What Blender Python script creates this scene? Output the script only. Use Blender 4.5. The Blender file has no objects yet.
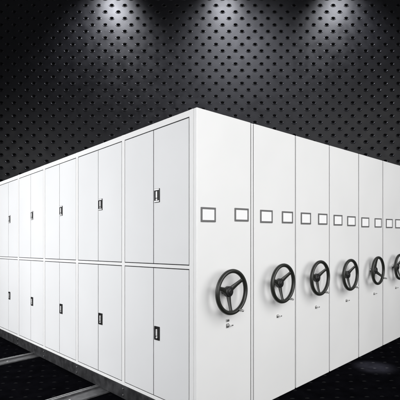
import bpy, bmesh, math, random
from mathutils import Vector, Matrix
random.seed(7)
PI = math.pi
S = bpy.context.scene
COL = S.collection

# ------------------------------------------------------------------ local frame
# r runs along the row of end panels, s runs back along the doors, z is up.
# The floor falls away by about one degree; cabinets stand upright on it.
F = 397.0
D = 2.9
CAMZ = 1.449
HOR = 239.4
CX = (196.8-200)/F*D
Rv = Vector((.7267, .6870, .0180))
Lv = Vector((-.6867, .7270, -.0167))
def W(r, s, z):
    return Vector((CX + r*Rv.x + s*Lv.x, D + r*Rv.y + s*Lv.y, z + r*Rv.z + s*Lv.z))
def r_of(px, s=0.0):
    t = (px-200)/F
    x0 = CX + s*Lv.x; y0 = D + s*Lv.y
    return (t*y0-x0)/(Rv.x-t*Rv.y)
def s_of(px, r=0.0):
    t = (px-200)/F
    x0 = CX + r*Rv.x; y0 = D + r*Rv.y
    return (t*y0-x0)/(Lv.x-t*Lv.y)
def z_of(py, r, s):
    p = W(r, s, 0)
    return CAMZ - (py-HOR)/F*p.y - p.z

# ------------------------------------------------------------------ materials
def principled(name, col, rough=.5, metal=0.0, bump=None, var=None, coat=0, spec=.5):
    m = bpy.data.materials.new(name); m.use_nodes = True
    nt = m.node_tree; b = nt.nodes['Principled BSDF']
    b.inputs['Base Color'].default_value = (*col, 1)
    b.inputs['Roughness'].default_value = rough
    b.inputs['Metallic'].default_value = metal
    b.inputs['Coat Weight'].default_value = coat
    b.inputs['Specular IOR Level'].default_value = spec
    tc = nt.nodes.new('ShaderNodeTexCoord')
    geo = nt.nodes.new('ShaderNodeNewGeometry')
    if var:
        sc, amt = var
        n = nt.nodes.new('ShaderNodeTexNoise'); n.inputs['Scale'].default_value = sc
        n.inputs['Detail'].default_value = 5
        nt.links.new(geo.outputs['Position'], n.inputs['Vector'])
        mp = nt.nodes.new('ShaderNodeMapRange')
        mp.inputs['From Min'].default_value = .3; mp.inputs['From Max'].default_value = .7
        mp.inputs['To Min'].default_value = 1-amt; mp.inputs['To Max'].default_value = 1+amt
        nt.links.new(n.outputs['Fac'], mp.inputs['Value'])
        mx = nt.nodes.new('ShaderNodeVectorMath'); mx.operation = 'SCALE'
        mx.inputs[0].default_value = col
        nt.links.new(mp.outputs['Result'], mx.inputs['Scale'])
        nt.links.new(mx.outputs['Vector'], b.inputs['Base Color'])
        mr = nt.nodes.new('ShaderNodeMapRange')
        mr.inputs['From Min'].default_value = .3; mr.inputs['From Max'].default_value = .7
        mr.inputs['To Min'].default_value = rough*.85; mr.inputs['To Max'].default_value = min(1, rough*1.15)
        nt.links.new(n.outputs['Fac'], mr.inputs['Value'])
        nt.links.new(mr.outputs['Result'], b.inputs['Roughness'])
    if bump:
        last = None
        for sc, st, dist in bump:
            n = nt.nodes.new('ShaderNodeTexNoise'); n.inputs['Scale'].default_value = sc
            n.inputs['Detail'].default_value = 3
            nt.links.new(geo.outputs['Position'], n.inputs['Vector'])
            bp = nt.nodes.new('ShaderNodeBump'); bp.inputs['Strength'].default_value = st
            bp.inputs['Distance'].default_value = dist
            nt.links.new(n.outputs['Fac'], bp.inputs['Height'])
            if last: nt.links.new(last.outputs['Normal'], bp.inputs['Normal'])
            last = bp
        nt.links.new(last.outputs['Normal'], b.inputs['Normal'])
    return m
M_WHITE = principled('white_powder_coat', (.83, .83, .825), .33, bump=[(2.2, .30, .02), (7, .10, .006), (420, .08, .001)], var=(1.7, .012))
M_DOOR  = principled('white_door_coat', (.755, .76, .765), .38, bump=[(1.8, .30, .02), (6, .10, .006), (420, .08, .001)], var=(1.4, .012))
M_INNER = principled('dark_gap_shade', (.03, .03, .032), .8, spec=.2)  # dark colour standing in for shade inside the door gaps
M_RUB   = principled('dark_rubber', (.022, .022, .023), .8, spec=.2)
M_BEAM  = principled('dark_steel_beam', (.055, .055, .058), .42, .55, bump=[(60, .25, .004)], var=(14, .35))
M_RAIL  = principled('worn_steel_rail', (.17, .17, .175), .42, .7, bump=[(80, .2, .003)], var=(22, .3))
M_EDGE  = principled('bright_steel_edge', (.55, .55, .55), .3, .8, var=(30, .2))
M_WHEEL = principled('black_wheel_plastic', (.016, .017, .014), .36, bump=[(300, .1, .001)])
M_CHROME= principled('chrome', (.62, .62, .61), .34, 1.0, var=(40, .08))
M_LATCH = principled('bright_zinc', (.82, .82, .82), .5, .5, var=(60, .08))
M_BLACK = principled('black_plastic', (.012, .012, .012), .35)
M_FRAME = principled('grey_label_frame', (.16, .16, .16), .45, .2)
M_CARD  = principled('white_card', (.90, .90, .90), .8)
M_WALL  = principled('dark_perforated_steel', (.0042, .0042, .0056), .40, .10, bump=[(240, .25, .004), (3, .1, .03)], var=(6, .12), spec=.32)
M_LIP   = principled('lit_lower_lip', (.035, .035, .041), .4, .2, var=(9, .25))  # brighter tone on lower hole lips, painting in light caught from above
M_HOLE  = principled('black_hole', (.004, .004, .005), .8)
M_FLOOR = principled('black_stud_floor', (.0030, .0030, .0040), .6, bump=[(150, .3, .003)], var=(9, .3), spec=0)
M_STUD  = principled('highlit_floor_stud', (.0040, .0040, .0050), .55, spec=.04)  # lighter than the floor, small highlights on the studs put into the colour

# ------------------------------------------------------------------ helpers
def rbox(bm, r0, r1, s0, s1, z0, z1, bev=0, seg=2):
    """box in local (r,s,z) coordinates, optionally with bevelled edges"""
    t = bmesh.new()
    vs = [t.verts.new((x, y, z)) for z in (z0, z1) for y in (s0, s1) for x in (r0, r1)]
    for f in ((0,2,3,1),(4,5,7,6),(0,1,5,4),(2,6,7,3),(0,4,6,2),(1,3,7,5)):
        t.faces.new([vs[i] for i in f])
    if bev: bmesh.ops.bevel(t, geom=t.edges[:], offset=bev, segments=seg, affect='EDGES', profile=.5)
    join(bm, t)
def join(bm, t):
    t.verts.ensure_lookup_table()
    mp = [bm.verts.new(v.co) for v in t.verts]
    for i, v in enumerate(t.verts): v.index = i
    for f in t.faces:
        try: n = bm.faces.new([mp[v.index] for v in f.verts]); n.smooth = f.smooth; n.material_index = f.material_index
        except ValueError: pass
    t.free()
def sweep(bm, pts, radii, n=12, flat=1.0, up=Vector((0,1,0)), cap=True):
    """tube through local points; flat squashes it along 'up'"""
    rings = []
    for i, p in enumerate(pts):
        a = pts[max(0, i-1)]; b = pts[min(len(pts)-1, i+1)]
        d = (Vector(b)-Vector(a)).normalized()
        u = up if abs(d.dot(up)) < .95 else Vector((1,0,0))
        x = d.cross(u).normalized(); y = x.cross(d).normalized()
        rings.append([bm.verts.new(Vector(p)+x*math.cos(k*2*PI/n)*radii[i]+y*math.sin(k*2*PI/n)*radii[i]*flat) for k in range(n)])
    for a, b in zip(rings, rings[1:]):
        for k in range(n):
            f = bm.faces.new((a[k], a[(k+1)%n], b[(k+1)%n], b[k])); f.smooth = True
    if cap:
        bm.faces.new(rings[0][::-1]); bm.faces.new(rings[-1])
def torus(bm, c, R, rr, n=48, m=12):
    rings = []
    for i in range(n):
        a = i*2*PI/n
        # grip side of the rim gently scalloped on the inside
        r2 = rr
        rings.append([bm.verts.new((c[0]+(R+r2*math.cos(k*2*PI/m))*math.cos(a), c[1]+r2*math.sin(k*2*PI/m)*1.05, c[2]+(R+r2*math.cos(k*2*PI/m))*math.sin(a))) for k in range(m)])
    for i in range(n):
        A = rings[i]; B = rings[(i+1) % n]
        for k in range(m):
            f = bm.faces.new((A[k], B[k], B[(k+1)%m], A[(k+1)%m])); f.smooth = True
def obj(name, bm, mats, parent=None, base=(0,0,0), world=False):
    """link ONE mesh object; base is the local (r,s,z) origin the vertices are measured from"""
    if not world:
        o3 = W(*base)
        for v in bm.verts: v.co = W(*v.co) - o3
    bmesh.ops.recalc_face_normals(bm, faces=bm.faces[:])
    me = bpy.data.meshes.new(name); bm.to_mesh(me); bm.free()
    for m in (mats if isinstance(mats, (list, tuple)) else [mats]): me.materials.append(m)
    o = bpy.data.objects.new(name, me); COL.objects.link(o)
    if parent: o.parent = parent
    return o
def empty(name, loc, label, cat, group=None):
    o = bpy.data.objects.new(name, None); COL.objects.link(o); o.location = loc
    o.empty_display_size = .2
    o['label'] = label; o['category'] = cat
    if group: o['group'] = group
    return o

# ------------------------------------------------------------------ heights
H = 2.416
Z_BEAM = .137; Z_LD0 = .170; Z_LD1 = 1.224; Z_UD0 = 1.258; Z_UD1 = 2.362
PT = .036           # end panel thickness
s_end = s_of(-2.2)  # far end of the five door bays
LEN = s_end + .04

# ------------------------------------------------------------------ handwheel prototype pieces
H_RIM = .094; H_HUB = .058; R_RIM = .159
def rot_pt(rad, ang, h): return (rad*math.cos(ang), -h, rad*math.sin(ang))
def wheel_meshes(turn):
    a0 = math.radians(turn)
    bm = bmesh.new()
    torus(bm, (0, -H_RIM, 0), R_RIM, .0165, 112, 14)
    for deg in (34, 163, 267):
        a = math.radians(deg)+a0
        pts = []; rad = []
        for k in range(8):
            u = k/7
            rr = .012 + (R_RIM-.004-.012)*u
            h = H_HUB + (H_RIM-H_HUB)*(u**1.4)
            pts.append(rot_pt(rr, a, h)); rad.append(.027-.011*math.sin(u*PI*.55) + (.006 if k == 7 else 0))
        sweep(bm, pts, rad, 12, .42)
    hub = bmesh.new()
    prof = [(0.001, .083), (.014, .083), (.020, .081), (.022, .077), (.037, .075), (.042, .069), (.042, .044), (.037, .038), (.024, .034), (.001, .034)]
    rings = []
    for rr, h in prof: rings.append([hub.verts.new((rr*math.cos(k*PI/12), -h, rr*math.sin(k*PI/12))) for k in range(24)])
    for A, B in zip(rings, rings[1:]):
        for k in range(24):
            f = hub.faces.new((A[k], A[(k+1)%24], B[(k+1)%24], B[k])); f.smooth = False
    hub.faces.new(rings[0])
    kn = bmesh.new()
    ak = math.radians(-66)+a0
    if turn > 30: ak = math.radians(-40)
    bx, _, bz = rot_pt(R_RIM, ak, 0)
    pts = [(bx, -H_RIM-.008, bz), (bx, -H_RIM-.022, bz), (bx, -H_RIM-.024, bz), (bx, -H_RIM-.030, bz), (bx, -H_RIM-.052, bz), (bx, -H_RIM-.058, bz), (bx, -H_RIM-.060, bz)]
    sweep(kn, pts, [.006, .006, .010, .0115, .0095, .008, .004], 14)
    sh = bmesh.new()
    sweep(sh, [(0, 0, 0), (0, -.006, 0), (0, -.007, 0), (0, -.036, 0)], [.024, .024, .013, .013], 20)
    return bm, hub, kn, sh

for_wheel_fix = W(0, 0, 0)
# small fittings are modelled round the local origin and then placed
def obj_rel(name, bm, mats, parent, loc):
    for v in bm.verts: v.co = W(*v.co) - for_wheel_fix
    bmesh.ops.recalc_face_normals(bm, faces=bm.faces[:])
    me = bpy.data.meshes.new(name); bm.to_mesh(me); bm.free()
    for m in (mats if isinstance(mats, (list, tuple)) else [mats]): me.materials.append(m)
    o = bpy.data.objects.new(name, me); COL.objects.link(o); o.parent = parent; o.location = loc
    return o
def add_wheel(root, r, z, turn):
    bm, hub, kn, sh = wheel_meshes(turn)
    o = obj_rel('handwheel', bm, M_WHEEL, root, W(r, 0, z) - root.location)
    obj_rel('hub', hub, M_BLACK, o, (0,0,0)); obj_rel('crank_knob', kn, M_CHROME, o, (0,0,0))
    obj_rel('shaft', sh, M_CHROME, o, (0,0,0))

def add_lock(root, r, z, big):
    bm = bmesh.new()
    k = 1.0 if big else .85
    rbox(bm, -.016*k, .016*k, -.004, .0005, -.020*k, .014*k, .0015, 1)
    sweep(bm, [(0, -.003, 0), (0, -.016, 0), (0, -.019, 0)], [.011*k, .011*k, .008*k], 16)
    sweep(bm, [(0, -.015, -.002), (.02*k, -.020, -.004), (.042*k, -.022, -.003)], [.0045, .004, .005], 10)
    if big:
        rbox(bm, -.017, .015, -.010, .0005, .030, .050, .003, 2)
    obj_rel('lock', bm, M_CHROME, root, W(r, 0, z) - root.location)

def add_label(root, base, px0, px1, py0, py1):
    r0 = r_of(px0, -.006); r1 = r_of(px1, -.006)
    rc = (r0+r1)/2
    z1 = z_of(py0, rc, -.006); z0 = z_of(py1, rc, -.006)
    w = .014
    bm = bmesh.new()
    rbox(bm, r0, r1, -.008, .0004, z1-w, z1, .0015, 1)
    rbox(bm, r0, r1, -.008, .0004, z0, z0+w, .0015, 1)
    rbox(bm, r0, r0+w, -.0078, .0004, z0+w-.001, z1-w+.001, .0015, 1)
    rbox(bm, r1-w, r1, -.0078, .0004, z0+w-.001, z1-w+.001, .0015, 1)
    o = obj('label_holder', bm, M_FRAME, root, base)
    c = bmesh.new(); rbox(c, r0+w*.7, r1-w*.7, -.0035, .0002, z0+w*.7, z1-w*.7)
    obj('card', c, M_CARD, o, base)

def make_panel(root, base, r0, r1):
    bm = bmesh.new()
    rbox(bm, r0, r1, 0, PT, .004, H, .005, 3)
    for f in bm.faces: f.smooth = False
    obj('end_panel', bm, M_WHITE, root, base)

GROUP = 'white mobile filing cabinets standing side by side in a row'
bounds = [(196.8, 250.7), (254.2, 295.1), (296.3, 329.1), (330.1, 358.4), (359.4, 382.6), (383.5, 403.8)]
labels_px = [((201.2, 215.9, 207.3, 221.9), (235.0, 248.7, 208.2, 221.3)),
             ((260.6, 272.7, 210.0, 222.8), (282.3, 293.0, 211.4, 223.2)),
             ((301.2, 311.0, 212.6, 224.2), (318.5, 327.4, 213.6, 224.6)),
             ((334.0, 342.4, 214.9, 225.4), (347.6, 355.6, 216.2, 226.0)),
             ((361.7, 369.2, 217.4, 227.2), (375.0, 381.7, 218.3, 227.4)),
             ((386.3, 392.6, 218.9, 227.9), (395.6, 401.4, 219.2, 228.2))]
wheels_px = [(232, 292, 0), (283.2, 283.4, 2), (320.2, 278, -1), (350.6, 274.8, 3), (378.1, 270.6, 60), (400.0, 266.8, 12)]
locks_px = [(228.3, 325.5), (278.3, 316), (316.6, 307), (347, 300.3), (374.6, 293.5), (396.2, 287.6)]
texts = ['nearest white filing cabinet, its long side lined with two tiers of doors',
         'white filing cabinet second from the near corner, right beside the one whose doors show',
         'white filing cabinet third from the near corner, between the second and fourth handwheels',
         'white filing cabinet fourth from the near corner, between the third and fifth handwheels',
         'white filing cabinet fifth from the near corner, one handwheel spoke pointing straight up',
         'farthest white filing cabinet, cut by the right edge, its handwheel only partly in view']
roots = []
for i, (a, b) in enumerate(bounds):
    r0 = r_of(a) if i else 0.0
    r1 = r_of(b)
    base = ((r0+r1)/2, LEN/2, 0)
    root = empty('filing_cabinet', W(*base), texts[i], 'cabinet', GROUP)
    roots.append((root, base, r0, r1))
    make_panel(root, base, r0, r1)
    for q in labels_px[i]: add_label(root, base, *q)
    wx, wy, turn = wheels_px[i]
    wr = r_of(wx, -H_RIM); wz = z_of(wy, wr, -H_RIM)
    add_wheel(root, wr, wz, turn)
    lx, ly = locks_px[i]
    lr = r_of(lx, -.01); lz = z_of(ly, lr, -.01)
    add_lock(root, lr, lz, i == 0)
    # chassis under every cabinet
    c = bmesh.new()
    if i: rbox(c, r0+.02, r1-.02, PT+.01, LEN-.01, .012, Z_BEAM-.004, .004, 1)
    else: rbox(c, .012, r1-.02, PT+.01, LEN-.01, .012, Z_BEAM-.004, .004, 1)
    ch = obj('base_beam', c, M_BEAM, root, base)
    if i:
        bm = bmesh.new()
        rbox(bm, r0+.010, r1-.010, PT+.001, LEN, Z_BEAM, H-.003, .004, 1)
        obj('body', bm, M_WHITE, root, base)
    if i in (0,):
        # folded return of the near end panel and its sealing strips
        bm = bmesh.new()
        ra = r_of(251.7); rb = r_of(253.4)
        rbox(bm, ra, rb, .003, PT+.01, .004, H-.002, .003, 2)
        rbox(bm, r1-.004, r_of(254.2)-.001, .022, PT+.008, .006, H-.006)
        obj('edge_strip', bm, M_WHITE, root, base)
        bm = bmesh.new()
        rbox(bm, r1+.0005, ra-.0005, .010, .0215, .006, H-.008)
        rbox(bm, rb+.0005, r_of(254.2)-.0012, .010, .0215, .006, H-.008)
        obj('rubber_seal', bm, M_RUB, root, base)
    elif i < 5:
        r2 = r_of(bounds[i+1][0])
        bm = bmesh.new(); rbox(bm, r1+.0003, r2-.0006, .016, PT-.002, .006, H-.008)
        obj('rubber_seal', bm, M_RUB, root, base)

# ------------------------------------------------------------------ near cabinet: body, face frame, doors
root, base, r0, r1 = roots[0]
lines = [s_of(191.2), s_of(123.1), s_of(76.9), s_of(44.0), s_of(18.2), s_of(-1.2)]
splits = [153.3, 98.0, 59.3, 30.6, 8.3]
print('bays', [round(x, 3) for x in lines], 'LEN', LEN)
body = bmesh.new()
FD = .020   # the doors sit in the face frame
rbox(body, FD+.016, r1-.010, PT+.001, LEN, Z_BEAM, H-.003)
obj('body', body, M_WHITE, root, base)
fr = bmesh.new()
PW = .0215
s_first = s_of(193.4)+.002
sA = [s_first] + [x-PW for x in lines[1:5]] + [lines[5]-.012]
sB = [s_of(189.2)] + [x+PW for x in lines[1:5]] + [LEN]
bv = .0022
for k in range(6):
    rbox(fr, 0, FD+.014, sA[k], sB[k], Z_BEAM, H, bv, 2)
for k in range(5):
    a, b = sB[k]-.0005, sA[k+1]+.0005
    for z0, z1 in ((Z_BEAM+.0006, Z_LD0-.004), (Z_LD1+.004, Z_UD0-.004), (Z_UD1+.004, H-.0006)):
        rbox(fr, .0008, FD+.0135, a, b, z0, z1, .002, 2)
# thin vertical seam down each post where two bays meet
obj('face_frame', fr, M_WHITE, root, base)
bk = bmesh.new()
rbox(bk, .0060, .0095, PT+.004, LEN-.004, Z_BEAM+.004, H-.004)
obj('gap_shade_sheet', bk, M_INNER, root, base)  # added dark sheet close behind the doors, painting the gaps as shaded
G = .0085
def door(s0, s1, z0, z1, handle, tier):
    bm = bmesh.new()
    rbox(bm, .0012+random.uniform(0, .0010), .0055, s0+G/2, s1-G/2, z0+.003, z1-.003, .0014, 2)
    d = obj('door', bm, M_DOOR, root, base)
    if handle:
        ze = 1.816 if tier else .690
        # leaf hinged on the near side, lock beside the split (the larger s edge)
        c = s1-.052; hw = .034; hh = .056
        h = bmesh.new()
        t = .0085
        for x0, x1, y0, y1 in ((c-hw, c+hw, ze+hh-t, ze+hh), (c-hw, c+hw, ze-hh, ze-hh+t), (c-hw, c-hw+t, ze-hh+t, ze+hh-t), (c+hw-t, c+hw, ze-hh+t, ze+hh-t)):
            rbox(h, -.0065, .004, x0, x1, y0, y1, .0016, 1)
        rbox(h, -.0012, .003, c-hw+t*.6, c+hw-t*.6, ze-hh+t*.6, ze+hh-t*.6)
        obj('handle', h, M_BLACK, d, base)
        l = bmesh.new()
        rbox(l, -.011, -.001, c-.0085, c+.0085, ze-.022, ze+.034, .004, 2)
        sweep(l, [(-.001, c, ze-.033), (-.009, c, ze-.033)], [.009, .008], 16, up=Vector((0,0,1)))
        if tier:
            rbox(l, -.0078, -.0058, c-hw+.001, c+hw-.001, ze+hh-.014, ze+hh-.002, .001, 1)
            rbox(l, -.0078, -.0058, c-hw+.001, c+hw-.001, ze-hh+.002, ze-hh+.014, .001, 1)
        obj('latch', l, M_LATCH, d, base)
for k in range(5):
    a, b = sB[k]+.0035, sA[k+1]-.0035
    m = s_of(splits[k])
    for tier, (z0, z1) in enumerate(((Z_LD0, Z_LD1), (Z_UD0, Z_UD1))):
        door(a, m, z0, z1, True, tier)
        door(m, b, z0, z1, False, tier)
# dark steel beam facing along the foot, with bolts at the bay joints
bm = bmesh.new()
rbox(bm, -.004, .010, PT+.004, LEN-.004, .018, Z_BEAM-.002, .002, 1)
fb = obj('foot_rail', bm, M_BEAM, root, base)
for x in lines[1:5]:
    for dz in (.052, .110):
        b = bmesh.new()
        sweep(b, [(-.003, x-.01, dz), (-.011, x-.01, dz), (-.013, x-.01, dz)], [.010, .010, .006], 6, up=Vector((0,0,1)))
        obj('bolt', b, M_RAIL, fb, base)

# ------------------------------------------------------------------ floor rails
def rail(sa, sb, label):
    bm = bmesh.new()
    c = (sa+sb)/2
    rbox(bm, -2.6, 3.9, sa, sb, .0015, .011, .002, 1)
    # raised far guide: two thin bars with a groove between
    rbox(bm, -2.6, 3.9, sb-.050, sb-.034, .0105, .026, .002, 1)
    rbox(bm, -2.6, 3.9, sb-.018, sb-.002, .0105, .026, .002, 1)
    rbox(bm, -2.6, 3.9, sa+.002, sa+.012, .0105, .017, .002, 1)
    o = obj('floor_rail', bm, M_RAIL, None, (-1, c, 0))
    for q in (-.35, -.95, -1.55, -2.15):
        b = bmesh.new()
        sweep(b, [(q, (sa+sb)/2-.02, .010), (q, (sa+sb)/2-.02, .016), (q, (sa+sb)/2-.02, .0175)], [.011, .011, .007], 6)
        obj('bolt', b, M_CHROME, o, (-1, c, 0))
    o.location = W(-1, c, 0)
    o['label'] = label; o['category'] = 'rail'; o['group'] = 'steel rails on the black floor'
    e = bmesh.new()
    rbox(e, -2.598, -.012, sb-.048, sb-.036, .0262, .0275)
    rbox(e, -2.598, -.012, sb-.016, sb-.004, .0262, .0275)
    ee = obj('running_edge', e, M_EDGE, o, (-1, c, 0))
rail(1.235, 1.46, 'grey steel floor rail nearer the camera, crossing the black floor near the bottom edge')
rail(2.95, 3.15, 'grey steel floor rail farther back, running off the left edge of the picture')

# ------------------------------------------------------------------ floor with small raised studs
def floor():
    verts = []; faces = []
    def fz(x, y):
        # plane through the cabinet feet: solve r,s for (x,y)
        dx = x-CX; dy = y-D
        det = Rv.x*Lv.y-Rv.y*Lv.x
        r = (dx*Lv.y-dy*Lv.x)/det; s = (Rv.x*dy-Rv.y*dx)/det
        return r*Rv.z+s*Lv.z
    X0, X1, Y0, Y1 = -9, 9, -2.5, 11.5
    for x, y in ((X0,Y0),(X1,Y0),(X1,Y1),(X0,Y1)): verts.append((x, y, fz(x, y)))
    faces.append((0,1,2,3))
    dx, dy = .134, .095*2
    j = 0; y = .9
    while y < 9.0:
        x = -5.2 + (dx/2 if j % 2 else 0)
        while x < 6.0:
            # skip what lies under the cabinets
            ddx = x-CX; ddy = y-D; det = Rv.x*Lv.y-Rv.y*Lv.x
            r = (ddx*Lv.y-ddy*Lv.x)/det; s = (Rv.x*ddy-Rv.y*ddx)/det
            under = (r > .02 and s > .02)
            onrail = (1.2 < s < 1.5 or 2.91 < s < 3.19) and r > -2.7
            if not under and not onrail and abs(x) < y*.75+1.2:
                z = fz(x, y)
                n = 10; a, b, h = .022, .014, .0026
                i0 = len(verts)
                for k in range(n): verts.append((x+a*math.cos(k*2*PI/n), y+b*math.sin(k*2*PI/n), z-.0005))
                for k in range(n): verts.append((x+a*.6*math.cos(k*2*PI/n), y+b*.6*math.sin(k*2*PI/n), z+h))
                for k in range(n): faces.append((i0+k, i0+(k+1)%n, i0+n+(k+1)%n, i0+n+k))
                faces.append(tuple(range(i0+n, i0+2*n)))
            x += dx
        y += dy; j += 1
    me = bpy.data.meshes.new('floor'); me.from_pydata(verts, [], faces); me.materials.append(M_FLOOR); me.materials.append(M_STUD)
    for p in me.polygons[1:]: p.material_index = 1
    o = bpy.data.objects.new('floor', me); COL.objects.link(o)
    o['kind'] = 'structure'
floor()

# ------------------------------------------------------------------ perforated steel backdrop
def backdrop():
    YW = 9.6
    ppx = YW/F
    cw, rh = 13.03*ppx, 6.5*ppx
    # a hole centre seen at px (216, 5.5) in the photograph's row
    x0 = (216-200)*ppx; z0 = CAMZ+(HOR-5.2)*ppx
    n = 16
    verts = []; faces = []; mats = []
    prof = []  # (scale, depth out of plate, material)
    a, b = 1.75*ppx, 1.2*ppx
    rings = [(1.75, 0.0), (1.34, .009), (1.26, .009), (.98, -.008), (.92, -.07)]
    rows = range(-8, 48); cols = range(-24, 25)
    for j in rows:
        for i in cols:
            cx = x0 + i*cw + (cw/2 if j % 2 else 0); cz = z0 - j*rh
            if cz < -.5: continue
            i0 = len(verts)
            # brick cell outline sampled at the same n angles
            for k in range(n):
                t = k*2*PI/n; c, s = math.cos(t), math.sin(t)
                m = 1/max(abs(c)/(cw/2), abs(s)/(rh/2))
                verts.append((cx+c*m, YW, cz+s*m))
            # corners
            ci = len(verts)
            for sx, sz in ((1,1),(-1,1),(-1,-1),(1,-1)): verts.append((cx+sx*cw/2, YW, cz+sz*rh/2))
            R0 = len(verts)
            for sc, d in rings:
                for k in range(n):
                    t = k*2*PI/n
                    # lips stand out only below the hole, shaped there to catch light from above
                    dd = d*max(0, -math.sin(t))**.6 if d > 0 else d
                    verts.append((cx+a*sc*math.cos(t), YW-dd, cz+b*sc*math.sin(t)))
            for k in range(n):
                k2 = (k+1) % n
                t0 = k*2*PI/n; t1 = (k+1)*2*PI/n
                corner = None
                for q, ang in enumerate((math.atan2(rh, cw), PI-math.atan2(rh, cw), PI+math.atan2(rh, cw), 2*PI-math.atan2(rh, cw))):
                    if t0 < ang < t1: corner = ci+q
                if corner is not None: faces.append((i0+k, corner, i0+k2, R0+k2, R0+k))
                else: faces.append((i0+k, i0+k2, R0+k2, R0+k))
                mats.append(0)
                for g in range(len(rings)-1):
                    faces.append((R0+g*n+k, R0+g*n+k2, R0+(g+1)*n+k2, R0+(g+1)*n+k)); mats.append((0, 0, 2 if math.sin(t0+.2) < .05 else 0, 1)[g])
            last = R0+(len(rings)-1)*n
            faces.append(tuple(range(last, last+n))); mats.append(1)
    me = bpy.data.meshes.new('backdrop_wall'); me.from_pydata(verts, [], faces)
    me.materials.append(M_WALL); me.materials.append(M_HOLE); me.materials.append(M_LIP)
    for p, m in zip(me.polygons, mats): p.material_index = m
    o = bpy.data.objects.new('backdrop_wall', me); COL.objects.link(o)
    o['label'] = 'dark grey perforated steel wall standing behind the white cabinets'
    o['category'] = 'wall'
    return YW
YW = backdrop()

# ------------------------------------------------------------------ light
def area(name, loc, tgt, size, power, col=(1,1,1), sy=None):
    l = bpy.data.lights.new(name, 'AREA'); l.energy = power; l.color = col; l.size = size
    if sy: l.shape = 'RECTANGLE'; l.size_y = sy
    o = bpy.data.objects.new(name, l); COL.objects.link(o); o.location = loc
    o.rotation_euler = (Vector(tgt)-Vector(loc)).to_track_quat('-Z', 'Y').to_euler()
    return o
def spot(name, loc, tgt, power, deg, blend=.8, rad=.08, col=(1,1,1)):
    l = bpy.data.lights.new(name, 'SPOT'); l.energy = power; l.color = col
    l.spot_size = math.radians(deg); l.spot_blend = blend; l.shadow_soft_size = rad
    o = bpy.data.objects.new(name, l); COL.objects.link(o); o.location = loc
    o.rotation_euler = (Vector(tgt)-Vector(loc)).to_track_quat('-Z', 'Y').to_euler()
    return o
area('key_softbox', (6.5, .4, 4.1), (2.2, 4.8, 1.3), 6.8, 228, (1, .997, .99)).data.spread = math.radians(115)
area('left_softbox', (-6.8, 1.9, 3.2), (-2.5, 5.2, 1.2), 4.8, 162, (.985, .99, 1)).data.spread = math.radians(84)
for px, pw in ((108, 1050), (226, 640), (346, 820)):
    x = (px-200)/F*YW
    spot('wall_washer', (x, YW-.85, CAMZ+(HOR+24)/F*YW), (x, YW+.05, 4.2), pw, 100, 1.0, .3, (.91, .93, 1))
spot('wall_flood', (1.3, YW-4.2, 8.6), (1.1, YW, 2.6), 1150, 84, 1.0, .3, (.88, .90, 1))
area('front_fill', (.5, -2.6, 3.0), (.3, 3.2, 1.2), 3.4, 60).data.spread = math.radians(90)
spot('floor_spot', W(r_of(368, -.2), -.46, 4.6), W(r_of(368, -.2), -.27, 0), 6000, 6.0, 1.0, .06)
w = bpy.data.worlds.new('World'); S.world = w; w.use_nodes = True
w.node_tree.nodes['Background'].inputs['Color'].default_value = (.9, .92, 1, 1)
w.node_tree.nodes['Background'].inputs['Strength'].default_value = .12

# ------------------------------------------------------------------ camera
cam = bpy.data.cameras.new('Camera'); co = bpy.data.objects.new('Camera', cam); COL.objects.link(co)
co.location = (0, 0, CAMZ); co.rotation_euler = (PI/2, 0, 0)
cam.sensor_width = 36; cam.lens = F/400*36; cam.shift_y = (HOR-200)/400
cam.clip_start = .05; cam.clip_end = 200
S.camera = co
S.view_settings.view_transform = 'Standard'; S.view_settings.look = 'None'
S.view_settings.exposure = 0; S.view_settings.gamma = 1
S.render.engine = 'CYCLES'
S.render.resolution_x = 1024; S.render.resolution_y = 1024
